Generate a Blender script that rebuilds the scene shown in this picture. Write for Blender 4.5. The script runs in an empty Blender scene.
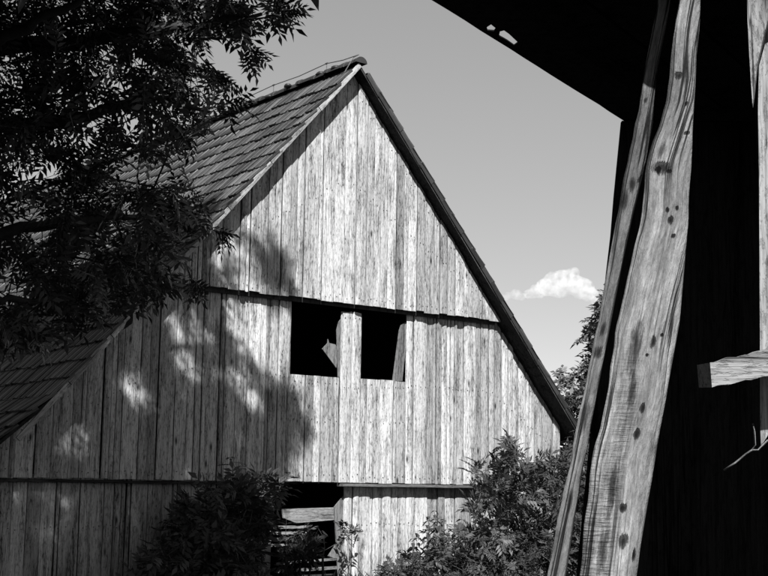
import bpy, math, random
import numpy as np
from mathutils import Vector, Matrix, noise as mnoise

random.seed(7)
rng = np.random.default_rng(7)
SC = bpy.context.scene
COL = SC.collection

# ------------------------------------------------------------------ camera
F, PIT, ROLL, CZ = 1319.46, 0.1485, 0.0134, 1.6          # focal in px of a 768 wide frame
cp, sp = math.cos(PIT), math.sin(PIT)
FWD = Vector((0, cp, sp)); R0 = Vector((1, 0, 0)); U0 = Vector((0, -sp, cp))
RIGHT = R0 * math.cos(ROLL) + U0 * math.sin(ROLL)
UP = U0 * math.cos(ROLL) - R0 * math.sin(ROLL)
cam = bpy.data.objects.new('camera', bpy.data.cameras.new('camera'))
COL.objects.link(cam)
M = Matrix((RIGHT, UP, -FWD)).transposed().to_4x4()
M.translation = Vector((0, 0, CZ))
cam.matrix_world = M
cam.data.sensor_width = 36.0
cam.data.lens = F / 768 * 36
cam.data.clip_end = 40000
cam.data.clip_start = 0.05
SC.camera = cam
SC.render.resolution_x, SC.render.resolution_y = 1024, 768

# ------------------------------------------------------------------ sky, sun, exposure
SUN_EL, SUN_AZ = math.radians(44), math.radians(2.0)      # azimuth to the right of straight behind the camera
world = bpy.data.worlds.new('World'); SC.world = world; world.use_nodes = True
nt = world.node_tree; nt.nodes.clear()
sky = nt.nodes.new('ShaderNodeTexSky'); sky.sky_type = 'NISHITA'; sky.sun_disc = False
sky.sun_elevation = SUN_EL; sky.sun_rotation = math.pi - SUN_AZ
sky.air_density = 1.0; sky.dust_density = 0.0; sky.ozone_density = 1.0
sep = nt.nodes.new('ShaderNodeSeparateColor')             # black and white film behind a red filter
comb = nt.nodes.new('ShaderNodeCombineColor')
bgn = nt.nodes.new('ShaderNodeBackground'); bgn.inputs['Strength'].default_value = 0.13
out = nt.nodes.new('ShaderNodeOutputWorld')
nt.links.new(sky.outputs[0], sep.inputs[0])
flat = nt.nodes.new('ShaderNodeMath'); flat.operation = 'POWER'; flat.inputs[1].default_value = 0.55   # tone of the film
nt.links.new(sep.outputs[0], flat.inputs[0])
for i in range(3): nt.links.new(flat.outputs[0], comb.inputs[i])
nt.links.new(comb.outputs[0], bgn.inputs[0]); nt.links.new(bgn.outputs[0], out.inputs[0])
sl = bpy.data.lights.new('sun', 'SUN'); sl.energy = 5.0; sl.angle = math.radians(0.53); sl.color = (1, 1, 1)
so = bpy.data.objects.new('sun', sl); COL.objects.link(so)
SUN = Vector((math.sin(SUN_AZ) * math.cos(SUN_EL), -math.cos(SUN_AZ) * math.cos(SUN_EL), math.sin(SUN_EL)))
so.rotation_euler = SUN.to_track_quat('Z', 'Y').to_euler(); so.location = (6, -20, 30)
SC.view_settings.view_transform = 'Standard'; SC.view_settings.look = 'None'
SC.view_settings.gamma = 1.0; SC.view_settings.use_curve_mapping = False
SC.view_settings.exposure = 1.1
SC.cycles.max_bounces = 6; SC.cycles.diffuse_bounces = 3; SC.cycles.glossy_bounces = 2; SC.cycles.transmission_bounces = 3; SC.cycles.volume_bounces = 6; SC.cycles.transparent_max_bounces = 12

# ------------------------------------------------------------------ pixel helpers
def ray(px, py):
    return (FWD + RIGHT * ((px - 384) / F) - UP * ((py - 288) / F)).normalized()
CAM = Vector((0, 0, CZ))
def at(px, py, depth):
    r = ray(px, py); return CAM + r * (depth / r.y)
def at_z(px, py, z):
    r = ray(px, py); return CAM + r * ((z - CZ) / r.z)
def project(p):
    d = p - CAM; dd = d.dot(FWD)
    if dd <= 0.05: return None
    return 384 + F * d.dot(RIGHT) / dd, 288 - F * d.dot(UP) / dd
def in_poly(x, y, poly):
    c = False; n = len(poly)
    for i in range(n):
        x1, y1 = poly[i]; x2, y2 = poly[(i + 1) % n]
        if (y1 > y) != (y2 > y) and x < (x2 - x1) * (y - y1) / (y2 - y1) + x1: c = not c
    return c

# ------------------------------------------------------------------ object helpers
def mesh_obj(name, verts, faces, mat, parent=None, smooth=False, loc=None):
    me = bpy.data.meshes.new(name); me.from_pydata([tuple(v) for v in verts], [], faces); me.update()
    if mat: me.materials.append(mat)
    if smooth: me.polygons.foreach_set('use_smooth', [True] * len(me.polygons))
    o = bpy.data.objects.new(name, me); COL.objects.link(o)
    if parent: o.parent = parent
    if loc is not None: o.location = loc
    return o
def np_obj(name, V, Fq, mat, parent=None, smooth=False):
    V = np.asarray(V, dtype=np.float32).reshape(-1, 3); Fq = np.asarray(Fq, dtype=np.int32)
    n, k = Fq.shape
    me = bpy.data.meshes.new(name)
    me.vertices.add(len(V)); me.vertices.foreach_set('co', V.ravel())
    me.loops.add(n * k); me.loops.foreach_set('vertex_index', Fq.ravel())
    me.polygons.add(n); me.polygons.foreach_set('loop_start', np.arange(0, n * k, k, dtype=np.int32))
    me.update(calc_edges=True); me.validate()
    me.materials.append(mat)
    if smooth: me.polygons.foreach_set('use_smooth', np.ones(len(me.polygons), dtype=bool))
    o = bpy.data.objects.new(name, me); COL.objects.link(o)
    if parent: o.parent = parent
    return o
def empty(name, loc=(0, 0, 0), rz=0.0):
    o = bpy.data.objects.new(name, None); COL.objects.link(o); o.location = loc; o.rotation_euler.z = rz
    o.empty_display_size = 0.2
    return o
def tag(o, label=None, cat=None, group=None, kind=None):
    for k, v in (('label', label), ('category', cat), ('group', group), ('kind', kind)):
        if v: o[k] = v
    return o
class MB:
    def __init__(s): s.v = []; s.f = []
    def add(s, v, f):
        b = len(s.v); s.v += [tuple(p) for p in v]; s.f += [tuple(i + b for i in q) for q in f]
    def box(s, x0, x1, y0, y1, z0, z1):
        s.add([(x0,y0,z0),(x1,y0,z0),(x1,y1,z0),(x0,y1,z0),(x0,y0,z1),(x1,y0,z1),(x1,y1,z1),(x0,y1,z1)],
              [(3,2,1,0),(4,5,6,7),(0,1,5,4),(1,2,6,5),(2,3,7,6),(3,0,4,7)])
    def tube(s, pts, rad, n=6, cap=True):
        pts = [Vector(p) for p in pts]; rings = []
        ref = Vector((0.31, 0.17, 0.93)).normalized()
        for i, p in enumerate(pts):
            t = (pts[min(i + 1, len(pts) - 1)] - pts[max(i - 1, 0)]).normalized()
            a = t.cross(ref)
            if a.length < 1e-3: a = t.cross(Vector((1, 0, 0)))
            a.normalize(); b = t.cross(a)
            r = rad[i] if isinstance(rad, (list, tuple)) else rad
            rings.append([p + a * (r * math.cos(2*math.pi*k/n)) + b * (r * math.sin(2*math.pi*k/n)) for k in range(n)])
        v = [q for r in rings for q in r]; f = []
        for i in range(len(rings) - 1):
            for k in range(n):
                f.append((i*n+k, i*n+(k+1) % n, (i+1)*n+(k+1) % n, (i+1)*n+k))
        if cap: f += [tuple(range(n-1, -1, -1)), tuple((len(rings)-1)*n+k for k in range(n))]
        s.add(v, f)
    def build(s, name, mat, parent=None, smooth=False): return mesh_obj(name, s.v, s.f, mat, parent, smooth)

# ------------------------------------------------------------------ materials (all neutral: the photograph is black and white)
class NT:
    def __init__(s, name):
        s.m = bpy.data.materials.new(name); s.m.use_nodes = True; s.t = s.m.node_tree
        s.b = s.t.nodes['Principled BSDF']
    def n(s, typ, **kw):
        nd = s.t.nodes.new(typ)
        for k, v in kw.items():
            if k.startswith('i_'): nd.inputs[k[2:].replace('_', ' ')].default_value = v
            else: setattr(nd, k, v)
        return nd
    def l(s, a, b): s.t.links.new(a, b)
    def math(s, op, a, b=None, clamp=False):
        nd = s.t.nodes.new('ShaderNodeMath'); nd.operation = op; nd.use_clamp = clamp
        for i, x in enumerate((a, b)):
            if x is None: continue
            if isinstance(x, (int, float)): nd.inputs[i].default_value = x
            else: s.l(x, nd.inputs[i])
        return nd.outputs[0]
    def ramp(s, fac, stops, interp='LINEAR'):
        nd = s.t.nodes.new('ShaderNodeValToRGB'); cr = nd.color_ramp; cr.interpolation = interp
        while len(cr.elements) < len(stops): cr.elements.new(0.5)
        for e, (p, v) in zip(cr.elements, stops): e.position = p; e.color = (v, v, v, 1)
        s.l(fac, nd.inputs[0]); return nd.outputs[0]
    def mapped(s, scale, rand=True, src='Object'):
        tc = s.n('ShaderNodeTexCoord'); mp = s.n('ShaderNodeMapping'); mp.inputs['Scale'].default_value = scale
        s.l(tc.outputs[src], mp.inputs['Vector'])
        if rand:
            oi = s.n('ShaderNodeObjectInfo'); sc_ = s.n('ShaderNodeVectorMath', operation='SCALE')
            cb = s.n('ShaderNodeCombineXYZ'); r = oi.outputs['Random']
            s.l(r, cb.inputs[0]); s.l(s.math('FRACT', s.math('MULTIPLY', r, 7.31)), cb.inputs[1]); s.l(s.math('FRACT', s.math('MULTIPLY', r, 3.77)), cb.inputs[2])
            s.l(cb.outputs[0], sc_.inputs[0]); sc_.inputs['Scale'].default_value = 60
            s.l(sc_.outputs[0], mp.inputs['Location'])
        return mp.outputs[0]
    def noise(s, vec, scale=1, detail=4, rough=0.6, dist=0):
        nd = s.n('ShaderNodeTexNoise'); nd.inputs['Scale'].default_value = scale; nd.inputs['Detail'].default_value = detail
        nd.inputs['Roughness'].default_value = rough; nd.inputs['Distortion'].default_value = dist
        s.l(vec, nd.inputs['Vector']); return nd.outputs['Fac']
    def rand(s): return s.n('ShaderNodeObjectInfo').outputs['Random']
    def mixf(s, a, b, fac): # grey mix
        nd = s.n('ShaderNodeMix'); nd.data_type = 'FLOAT'
        for i, x in ((0, fac), (2, a), (3, b)):
            if isinstance(x, (int, float)): nd.inputs[i].default_value = x
            else: s.l(x, nd.inputs[i])
        return nd.outputs[0]
    def bump(s, h, strength=0.5, dist=0.01):
        b = s.n('ShaderNodeBump'); b.inputs['Strength'].default_value = strength; b.inputs['Distance'].default_value = dist
        s.l(h, b.inputs['Height']); s.l(b.outputs[0], s.b.inputs['Normal'])
    def base(s, v, rough=0.8, spec=0.3):
        if isinstance(v, (int, float)): s.b.inputs['Base Color'].default_value = (v, v, v, 1)
        else: s.l(v, s.b.inputs['Base Color'])
        s.b.inputs['Roughness'].default_value = rough; s.b.inputs['Specular IOR Level'].default_value = spec
        return s.m

def wood(name, hi, spread=0.45, axis='z', bump=0.7, bd=0.006, spec=0.15, knots=True, speck=0.65, blot=0.55, k=1.0):
    """grey weathered wood: fibre along `axis`, pits, drying cracks, blotches, knots"""
    t = NT(name)
    def sc(a, b):     # a across, b along
        a *= k; b *= k
        return (a, a, b) if axis == 'z' else ((b, a, a) if axis == 'x' else (a, b, a))
    fib = t.noise(t.mapped(sc(95, 3.5)), 1, 3, 0.7, 0.4)
    pit = t.noise(t.mapped(sc(52, 15)), 1, 3, 0.7)
    blo = t.noise(t.mapped(sc(8, 1.0)), 1, 5, 0.75)
    crk = t.noise(t.mapped(sc(34, 0.8)), 1, 2, 0.5, 0.2)
    v = t.math('MULTIPLY', t.ramp(fib, [(0.30, 0.45), (0.55, 0.95), (0.7, 1.0)]), hi)
    r = t.rand()
    v = t.math('MULTIPLY', v, t.math('ADD', 1.0 - spread, t.math('MULTIPLY', t.math('POWER', r, 0.6), spread)))
    bl = t.ramp(blo, [(0.47, 0.0), (0.66, 1.0)])
    pm = t.ramp(pit, [(0.50, 0.0), (0.63, 1.0)])
    pw = t.math('MULTIPLY', pm, t.math('ADD', speck * 0.45, t.math('MULTIPLY', bl, speck * 0.6)), True)
    v = t.math('MULTIPLY', v, t.math('SUBTRACT', 1.0, pw))
    v = t.math('MULTIPLY', v, t.math('SUBTRACT', 1.0, t.math('MULTIPLY', bl, blot)))
    cm = t.ramp(t.math('ABSOLUTE', t.math('SUBTRACT', crk, 0.5)), [(0.004, 0.25), (0.022, 1.0)])
    cm = t.mixf(1.0, cm, t.ramp(t.noise(t.mapped(sc(5, 0.7)), 1, 1, 0.5), [(0.45, 0.0), (0.56, 1.0)]))
    v = t.math('MULTIPLY', v, cm)
    h = t.math('ADD', t.math('MULTIPLY', fib, 0.6), t.math('SUBTRACT', t.math('MULTIPLY', cm, 0.5), t.math('MULTIPLY', pm, 0.35)))
    if knots:
        vo = t.n('ShaderNodeTexVoronoi'); vo.inputs['Scale'].default_value = 1
        wv = t.mapped(sc(4.4, 1.5)); t.l(wv, vo.inputs['Vector'])
        kd = t.math('ADD', vo.outputs['Distance'], t.math('MULTIPLY', t.math('SUBTRACT', pit, 0.5), 0.06))
        kn = t.ramp(kd, [(0.04, 0.10), (0.075, 0.5), (0.13, 1.0)])
        v = t.math('MULTIPLY', v, kn); h = t.math('ADD', h, t.math('MULTIPLY', kn, 0.3))
    t.bump(h, bump, bd)
    return t.base(v, 0.9, spec)

M_BOARD = wood('weathered_board', 0.57, 0.52, speck=0.85, blot=0.6)
M_INNER = wood('dull_inner_board', 0.22, 0.3)
M_SIDEPLANK = wood('shed_plank', 0.27, 0.2, k=2.0)
M_PLANKX = wood('plank_lying', 0.30, 0.3, axis='x')
M_BRACE = wood('sawn_brace', 0.24, 0.0, axis='x', k=2.0, blot=0.7)
M_VERGE = wood('pale_verge_board', 0.42, 0.3, axis='x', knots=False, blot=0.4)
M_STRIP = wood('grey_verge_strip', 0.13, 0.3, axis='x', knots=False)
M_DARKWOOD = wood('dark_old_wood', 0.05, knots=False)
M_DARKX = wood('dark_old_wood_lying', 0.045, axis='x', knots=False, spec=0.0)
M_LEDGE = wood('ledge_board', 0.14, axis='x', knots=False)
M_SHEDDARK = wood('shade_black_shed_wood', 0.014, knots=False, spec=0.0)  # the shed's inner shade is put into a near-black base colour

def post_mat(name, hi, spots, saw=None):
    """hewn timber close to the camera; UV = metres across and height; spots = knots, nail holes and stains (u, v, ru, rv, dark)"""
    t = NT(name)
    def uv(a, b): return t.mapped((a, b, 1), rand=False, src='UV')
    fib = t.noise(uv(150, 7), 1, 4, 0.7, 0.5); lng = t.noise(uv(38, 1.6), 1, 4, 0.65, 0.6)
    pit = t.noise(uv(170, 38), 1, 4, 0.75); blo = t.noise(uv(14, 3.2), 1, 5, 0.7)
    crk = t.noise(uv(34, 0.8), 1, 3, 0.55, 0.5)
    v = t.math('MULTIPLY', t.ramp(fib, [(0.28, 0.5), (0.55, 0.95), (0.75, 1.08)]), hi)
    v = t.math('MULTIPLY', v, t.ramp(lng, [(0.3, 0.62), (0.55, 1.0), (0.7, 1.12)]))
    v = t.math('MULTIPLY', v, t.ramp(blo, [(0.42, 1.0), (0.68, 0.45)]))
    pm = t.ramp(pit, [(0.42, 0.0), (0.75, 1.0)])
    v = t.math('MULTIPLY', v, t.math('SUBTRACT', 1.0, t.math('MULTIPLY', pm, 0.45)))
    cm = t.ramp(t.math('ABSOLUTE', t.math('SUBTRACT', crk, 0.5)), [(0.006, 0.10), (0.022, 1.0)])
    cm = t.mixf(1.0, cm, t.ramp(t.noise(uv(7, 1.1), 1, 1, 0.5), [(0.40, 0.0), (0.50, 1.0)]))
    v = t.math('MULTIPLY', v, cm)
    h = t.math('ADD', t.math('MULTIPLY', fib, 0.5), t.math('SUBTRACT', t.math('MULTIPLY', cm, 0.7), t.math('MULTIPLY', pm, 0.3)))
    tc = t.n('ShaderNodeTexCoord'); sx = t.n('ShaderNodeSeparateXYZ'); t.l(tc.outputs['UV'], sx.inputs[0])
    if saw:          # band of crosswise saw marks: u0, u1, v0, v1
        band = t.math('MULTIPLY', t.ramp(sx.outputs[0], [(max(0, saw[1] - .02), 1.0), (saw[1], 0.0)]), 1.0)
        hb = t.n('ShaderNodeMapRange'); hb.inputs['From Min'].default_value = saw[2]; hb.inputs['From Max'].default_value = saw[3]; hb.inputs['To Min'].default_value = 1; hb.inputs['To Max'].default_value = 0
        t.l(sx.outputs[1], hb.inputs['Value'])
        sw = t.ramp(t.noise(uv(22, 210), 1, 3, 0.6, 0.3), [(0.42, 0.0), (0.60, 1.0)])
        m = t.math('MULTIPLY', t.math('MULTIPLY', band, hb.outputs[0]), t.math('MULTIPLY', sw, t.ramp(blo, [(0.40, 0.15), (0.60, 1.0)])))
        v = t.math('MULTIPLY', v, t.math('SUBTRACT', 1.0, t.math('MULTIPLY', m, 0.6))); h = t.math('SUBTRACT', h, t.math('MULTIPLY', m, 0.5))
    wob = t.math('MULTIPLY', t.math('SUBTRACT', t.noise(uv(210, 26), 1, 4, 0.75), 0.5), 2.6)
    for u, w, ru, rv_, dk in spots:
        du = t.math('DIVIDE', t.math('SUBTRACT', sx.outputs[0], u), ru); dw = t.math('DIVIDE', t.math('SUBTRACT', sx.outputs[1], w), rv_)
        d = t.math('SQRT', t.math('ADD', t.math('MULTIPLY', du, du), t.math('MULTIPLY', dw, dw)))
        m = t.ramp(t.math('MULTIPLY', t.math('ADD', d, wob), 0.5), [(0.18, dk * .5), (0.45, dk + .12), (0.60, 1.0)])
        v = t.math('MULTIPLY', v, m); h = t.math('ADD', h, t.math('MULTIPLY', m, 0.6 if dk < .3 else 0.1))
    t.bump(h, 1.0, 0.006)
    return t.base(v, 0.9, 0.12)

def tile_mat(name, lo, hi):
    t = NT(name)
    n1 = t.noise(t.mapped((9, 9, 9)), 1, 5, 0.7); n2 = t.noise(t.mapped((60, 7, 60)), 1, 3, 0.6)
    r = t.rand()
    g = t.math('ADD', t.math('MULTIPLY', n1, 0.45), t.math('ADD', t.math('MULTIPLY', n2, 0.35), t.math('MULTIPLY', r, 0.46)))
    v = t.ramp(g, [(0.40, lo), (0.90, hi)])
    li = t.ramp(t.noise(t.mapped((26, 26, 26)), 1, 4, 0.6), [(0.62, 0.0), (0.70, 1.0)])
    v = t.mixf(v, hi * 1.5, t.math('MULTIPLY', li, 0.55))
    t.bump(t.math('ADD', n1, t.math('MULTIPLY', n2, 0.5)), 0.5, 0.006)
    return t.base(v, 0.55, 0.45)
M_TILE = tile_mat('old_roof_tile', 0.010, 0.075)
M_RIDGE = tile_mat('mossy_ridge_tile', 0.008, 0.03)

def leaf_mat(name, lo, hi, rough=0.42, trans=0.12, spec=0.45):
    t = NT(name)
    n1 = t.noise(t.mapped((3, 3, 3), rand=False), 1, 2, 0.5); n2 = t.noise(t.mapped((40, 40, 40), rand=False), 1, 2, 0.5)
    v = t.ramp(t.math('ADD', t.math('MULTIPLY', n1, 0.5), t.math('MULTIPLY', n2, 0.5)), [(0.3, lo), (0.7, hi)])
    t.base(v, rough, spec)
    tr = t.n('ShaderNodeBsdfTranslucent'); t.l(v, tr.inputs['Color'])
    mx = t.n('ShaderNodeMixShader'); mx.inputs[0].default_value = trans
    o = t.t.nodes['Material Output']
    t.l(t.b.outputs[0], mx.inputs[1]); t.l(tr.outputs[0], mx.inputs[2]); t.l(mx.outputs[0], o.inputs['Surface'])
    return t.m
M_LEAF = leaf_mat('ash_leaf', 0.020, 0.055, trans=0.03)
M_ELDER = leaf_mat('elder_leaf', 0.018, 0.065, rough=0.5, spec=0.25)
M_FARLEAF = leaf_mat('far_leaf', 0.035, 0.085, rough=0.5)
def plain(name, v, rough=0.7, spec=0.3, nscale=20, amt=0.5, metal=0):
    t = NT(name); n1 = t.noise(t.mapped((nscale,) * 3), 1, 5, 0.65)
    val = t.ramp(n1, [(0.3, v * (1 - amt)), (0.7, v * (1 + amt))]); t.bump(n1, 0.4, 0.01)
    t.b.inputs['Metallic'].default_value = metal
    return t.base(val, rough, spec)
M_BARK = plain('bark', 0.022, 0.9, 0.2, 14)
M_STEM = plain('green_stem', 0.04, 0.6, 0.3, 14)
M_WIRE = plain('weathered_wire', 0.05, 0.5, 0.5, 30)
M_WIREPALE = plain('pale_wire', 0.06, 0.5, 0.5, 30)
M_GROUND = plain('ground_soil_and_grass', 0.032, 0.95, 0.0, 1.3)
M_GRASS = leaf_mat('grass_blade', 0.05, 0.12)
M_FELT = plain('roofing_felt', 0.012, 1.0, 0.0, 30)

# ------------------------------------------------------------------ ground
gv, gf = [], []
xs = [-12000, -2000, -300, -60] + list(range(-40, 41, 4)) + [60, 300, 2000, 12000]
ys = [-12000, -2000, -300, -60] + list(range(-40, 61, 4)) + [80, 300, 2000, 12000]
for y in ys:
    for x in xs:
        near = abs(x) < 50 and -45 < y < 70
        gv.append((x, y, 0.05 * mnoise.noise((x * .13, y * .13, 0)) if near else 0.0))
nx = len(xs)
for j in range(len(ys) - 1):
    for i in range(nx - 1): gf.append((j*nx+i, j*nx+i+1, (j+1)*nx+i+1, (j+1)*nx+i))
tag(mesh_obj('ground', gv, gf, M_GROUND, smooth=True), 'dark soil and grass of the farmyard', 'ground', kind='structure')

# ------------------------------------------------------------------ barn
YAW = 0.9014; T = 1.1378; OH = 0.33
UU = Vector((math.sin(YAW), math.cos(YAW), 0)); WW = Vector((-math.cos(YAW), math.sin(YAW), 0))
APEX = Vector((-0.4356, 20.0, 8.104))
BO = APEX + WW * OH; BO.z = 0
barn = empty('barn', BO, math.atan2(UU.y, UU.x))
tag(barn, 'old timber barn with board gable, two dark hatches and tiled roof', 'barn')
BINV = (Matrix.Translation(BO) @ Matrix.Rotation(math.atan2(UU.y, UU.x), 4, 'Z')).inverted()
def wallpt(px, py, yl=0.0):
    """pixel -> (u, z) on the barn-local plane y = yl"""
    o = BINV @ CAM; d = BINV.to_3x3() @ ray(px, py)
    s = (yl - o.y) / d.y; p = o + d * s
    return p.x, p.z
ZA = APEX.z; KB = 4.75                      # the left slope flattens beyond KB
BARNLEN = 18.0; WL, WR = -6.15, 4.78
def roof_z(u):
    if u >= 0: return ZA - T * u
    k = -u
    if k <= KB: return ZA - T * k
    return ZA - T * KB - 0.86 * (k - KB)
Y_UP, Y_MID, Y_LOW = -0.13, 0.0, 0.075       # front faces of the three tiers of boards
TH = 0.026
Z_BEAM = wallpt(340, 302.0, Y_UP)[1]
Z_LEDGE = wallpt(280, 481.5, Y_MID)[1]

gw = MB()                                    # frame behind the boards: posts, rails and rafters, and an added shadow strip
for z0, z1, y0, y1 in ((Z_BEAM + .10, Z_BEAM + .26, Y_UP + .05, .30), (Z_LEDGE - .02, Z_LEDGE + .14, .12, .30)):
    ul = max(WL + .05, -(ZA - z1) / T + .15) if z0 > 3 else WL + .05
    ur = min(WR - .05, (ZA - z1) / T - .15)
    gw.box(ul, ur, y0, y1, z0, z1)
ur = (ZA - Z_BEAM) / T - .10
gw.box(-ur, ur, Y_UP + .075, Y_MID - .022, Z_BEAM - .06, Z_BEAM + .09)  # dark rail added to blacken the shadow band under the upper boards
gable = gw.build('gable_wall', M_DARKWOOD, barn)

nails = MB()
def board(u0, u1, zb, zt, yf, slant=True, ragged=0.0, lean=0.0, parent=None, mat=None, name='board', th=TH, cup=None, wig=0.006):
    """one vertical board; zb / zt bottom and top heights; the top follows the roof when slant"""
    nz = 6; cw = random.uniform(-0.006, 0.016) if cup is None else cup
    rows = []; pl = random.uniform(0, 50); tw = random.uniform(-.006, .006)
    um = (u0 + u1) / 2
    xs_ = [0, .12, .5, .88, 1]
    rag = [random.uniform(-ragged, ragged * .3) for _ in xs_]
    for j in range(nz + 1):
        tt = j / nz
        ring = []
        for i, fx in enumerate(xs_):
            e0 = u0 + wig * mnoise.noise((pl, tt * 3.0, 1)); e1 = u1 + wig * mnoise.noise((pl, tt * 3.0, 9))
            u = e0 + (e1 - e0) * fx
            top = zt if not slant else min(zt, roof_z(u) - 0.03)
            z = zb + (top - zb) * tt
            if j == nz: z += rag[i]
            if j == 0: z += 0.006 * mnoise.noise((pl, i * 1.7, 3))
            b = cw * (1 - (2 * fx - 1) ** 2) - (0.004 if fx in (0, 1) else 0)
            y = yf - b + tw * (fx - .5) + 0.006 * mnoise.noise((pl + 20, tt * 2, 0))
            ring.append((u - um + lean * (tt - .5) * (top - zb), y, z))
        ring.append((ring[-1][0], yf + th, ring[-1][2])); ring.append((ring[0][0], yf + th, ring[0][2]))
        rows.append(ring)
    ztop = zt if not slant else min(zt, roof_z(um) - .1)
    for zn in (zb + .09, zb + .13 + (ztop - zb) * .5, ztop - .10):
        if ztop - zb < .4: continue
        for fx in ((.28, .72) if u1 - u0 > .13 else (.5,)):
            q = (u0 + (u1 - u0) * fx + random.gauss(0, .006), yf - cw * (1 - (2 * fx - 1) ** 2), zn + random.gauss(0, .015))
            nails.tube([(q[0], q[1] + .01, q[2]), (q[0], q[1] - .008, q[2])], random.uniform(.006, .009), 6)
    n = len(rows[0]); v = [p for r in rows for p in r]; f = []
    for j in range(nz):
        for i in range(n): f.append((j*n+i, j*n+(i+1) % n, (j+1)*n+(i+1) % n, (j+1)*n+i))
    f += [tuple(range(n-1, -1, -1)), tuple(nz*n+i for i in range(n))]
    return mesh_obj(name, v, f, mat or M_BOARD, parent or gable, loc=(um, 0, 0))

def widths(a, b, fixed=()):
    """board edges between a and b; the fixed edges are kept"""
    cuts = sorted([a, b] + [x for x in fixed if a < x < b]); res = []
    for s, e in zip(cuts, cuts[1:]):
        x = s; last = []
        while x < e - 1e-6:
            w = random.choice([.07, .10, .12, .14, .15, .17, .19, .22, .26]) * random.uniform(.93, 1.07)
            if e - x - w < 0.07: w = e - x
            res.append((x, x + w)); x += w
    return res
g_ = lambda: random.choice((.003, .004, .005, .007, .012))
# upper tier
ulim = (ZA - Z_BEAM) / T - 0.03
for a, b in widths(-ulim, ulim):
    zb = Z_BEAM + random.uniform(-.015, .012)
    if min(roof_z(a), roof_z(b)) < zb + .06:
        if max(roof_z(a), roof_z(b)) < zb + .12: continue
    board(a + g_(), b - g_(), zb, 99, Y_UP + random.uniform(-.016, .016))
# middle tier with the two hatches
wl0, wl1 = wallpt(291.5, 340)[0], wallpt(341, 345)[0]
wr0, wr1 = wallpt(361, 345)[0], wallpt(406.5, 345)[0]
zs1 = wallpt(315, 376)[1]; zs2 = wallpt(384, 380)[1]
zmidtop = wallpt(351, 314)[1]
for a, b in widths(WL, WR, (wl0, wl1, wr0, wr1)):
    m = (a + b) / 2; zb = Z_LEDGE + random.uniform(-.008, .008); yf = Y_MID + random.uniform(-.016, .014)
    if wl0 - .001 < m < wl1: board(a + g_(), b - g_(), zb, zs1 + random.uniform(-.01, .01), yf, False)
    elif wr0 < m < wr1 + .001: board(a + g_(), b - g_(), zb, zs2 + random.uniform(-.01, .01), yf, False)
    elif wl1 < m < wr0: pass
    else: board(a + g_(), b - g_(), zb, Z_BEAM + .09, yf, True)
mm = (wl1 + wr0) / 2 + .02                   # the two boards left between the hatches
board(wl1 + .002, mm - .003, Z_LEDGE, zmidtop + .03, Y_MID - .004, False, .035)
board(mm + .003, wr0 - .002, Z_LEDGE, zmidtop + .04, Y_MID - .012, False, .02)
# leaning remnants inside the hatches
def loose(pix, yl, name, th=.022, mat=None, parent=None):
    pts = [wallpt(x, y, yl) for x, y in pix]; n = len(pts)
    cu = sum(p[0] for p in pts) / n; cz = sum(p[1] for p in pts) / n
    v = [(p[0] - cu, -th / 2, p[1] - cz) for p in pts] + [(p[0] - cu, th / 2, p[1] - cz) for p in pts]
    f = [tuple(range(n)), tuple(range(2 * n - 1, n - 1, -1))] + [(i, n + i, n + (i + 1) % n, (i + 1) % n) for i in range(n)]
    return mesh_obj(name, v, f, mat or M_INNER, parent or gable, loc=(cu, yl, cz))
loose([(338, 377), (336.5, 330), (338.5, 322), (343, 316), (346, 377)], .05, 'loose_board')
loose([(336, 368), (322, 349), (327.5, 343), (327.7, 339), (328.8, 343), (335, 344.5), (338, 350)], .09, 'loose_board')
loose([(392.5, 381), (399, 331), (401, 325), (406, 322), (407, 330), (402, 381)], .04, 'loose_board')
# hatch frames
for a, b, zs in ((wl0, wl1, zs1), (wr0, wr1, zs2)):
    m = MB(); m.box(a - .02, b + .02, .05, .13, zs - .13, zs - .03); m.build('hatch_sill', M_DARKX, gable)
# lower tier with an opening
lo0, lo1 = wallpt(272, 530, Y_LOW)[0], wallpt(344, 530, Y_LOW)[0]
for a, b in widths(WL, WR, (lo0, lo1)):
    m = (a + b) / 2
    if lo0 - .001 < m < lo1: continue
    board(a + g_(), b - g_(), .06, Z_LEDGE + .05, Y_LOW + random.uniform(-.014, .014), True)
# drip ledge under the middle tier
def ledge(p0, p1, yl, h, mat, name):
    a = wallpt(p0, 486, yl)[0]; b = wallpt(p1, 486, yl)[0]
    v = []; n = 9
    for i in range(n + 1):
        u = a + (b - a) * i / n; dz = .008 * mnoise.noise((u * 2.1, 4, 0)); dy = .01 * mnoise.noise((u * 1.3, 8, 0))
        zt = Z_LEDGE - .012 + dz
        v += [(u, yl + dy, zt - h), (u, yl + dy, zt - .008), (u, Y_LOW + .02, zt), (u, Y_LOW + .02, zt - h)]
    f = []
    for i in range(n):
        for k in range(4): f.append((i*4+k, (i+1)*4+k, (i+1)*4+(k+1) % 4, i*4+(k+1) % 4))
    f += [(3, 2, 1, 0), tuple(n*4+k for k in range(4))]
    mesh_obj(name, v, f, mat, gable)
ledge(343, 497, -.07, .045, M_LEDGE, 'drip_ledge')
ledge(-40, 262, -.03, .04, M_DARKX, 'drip_ledge')
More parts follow.
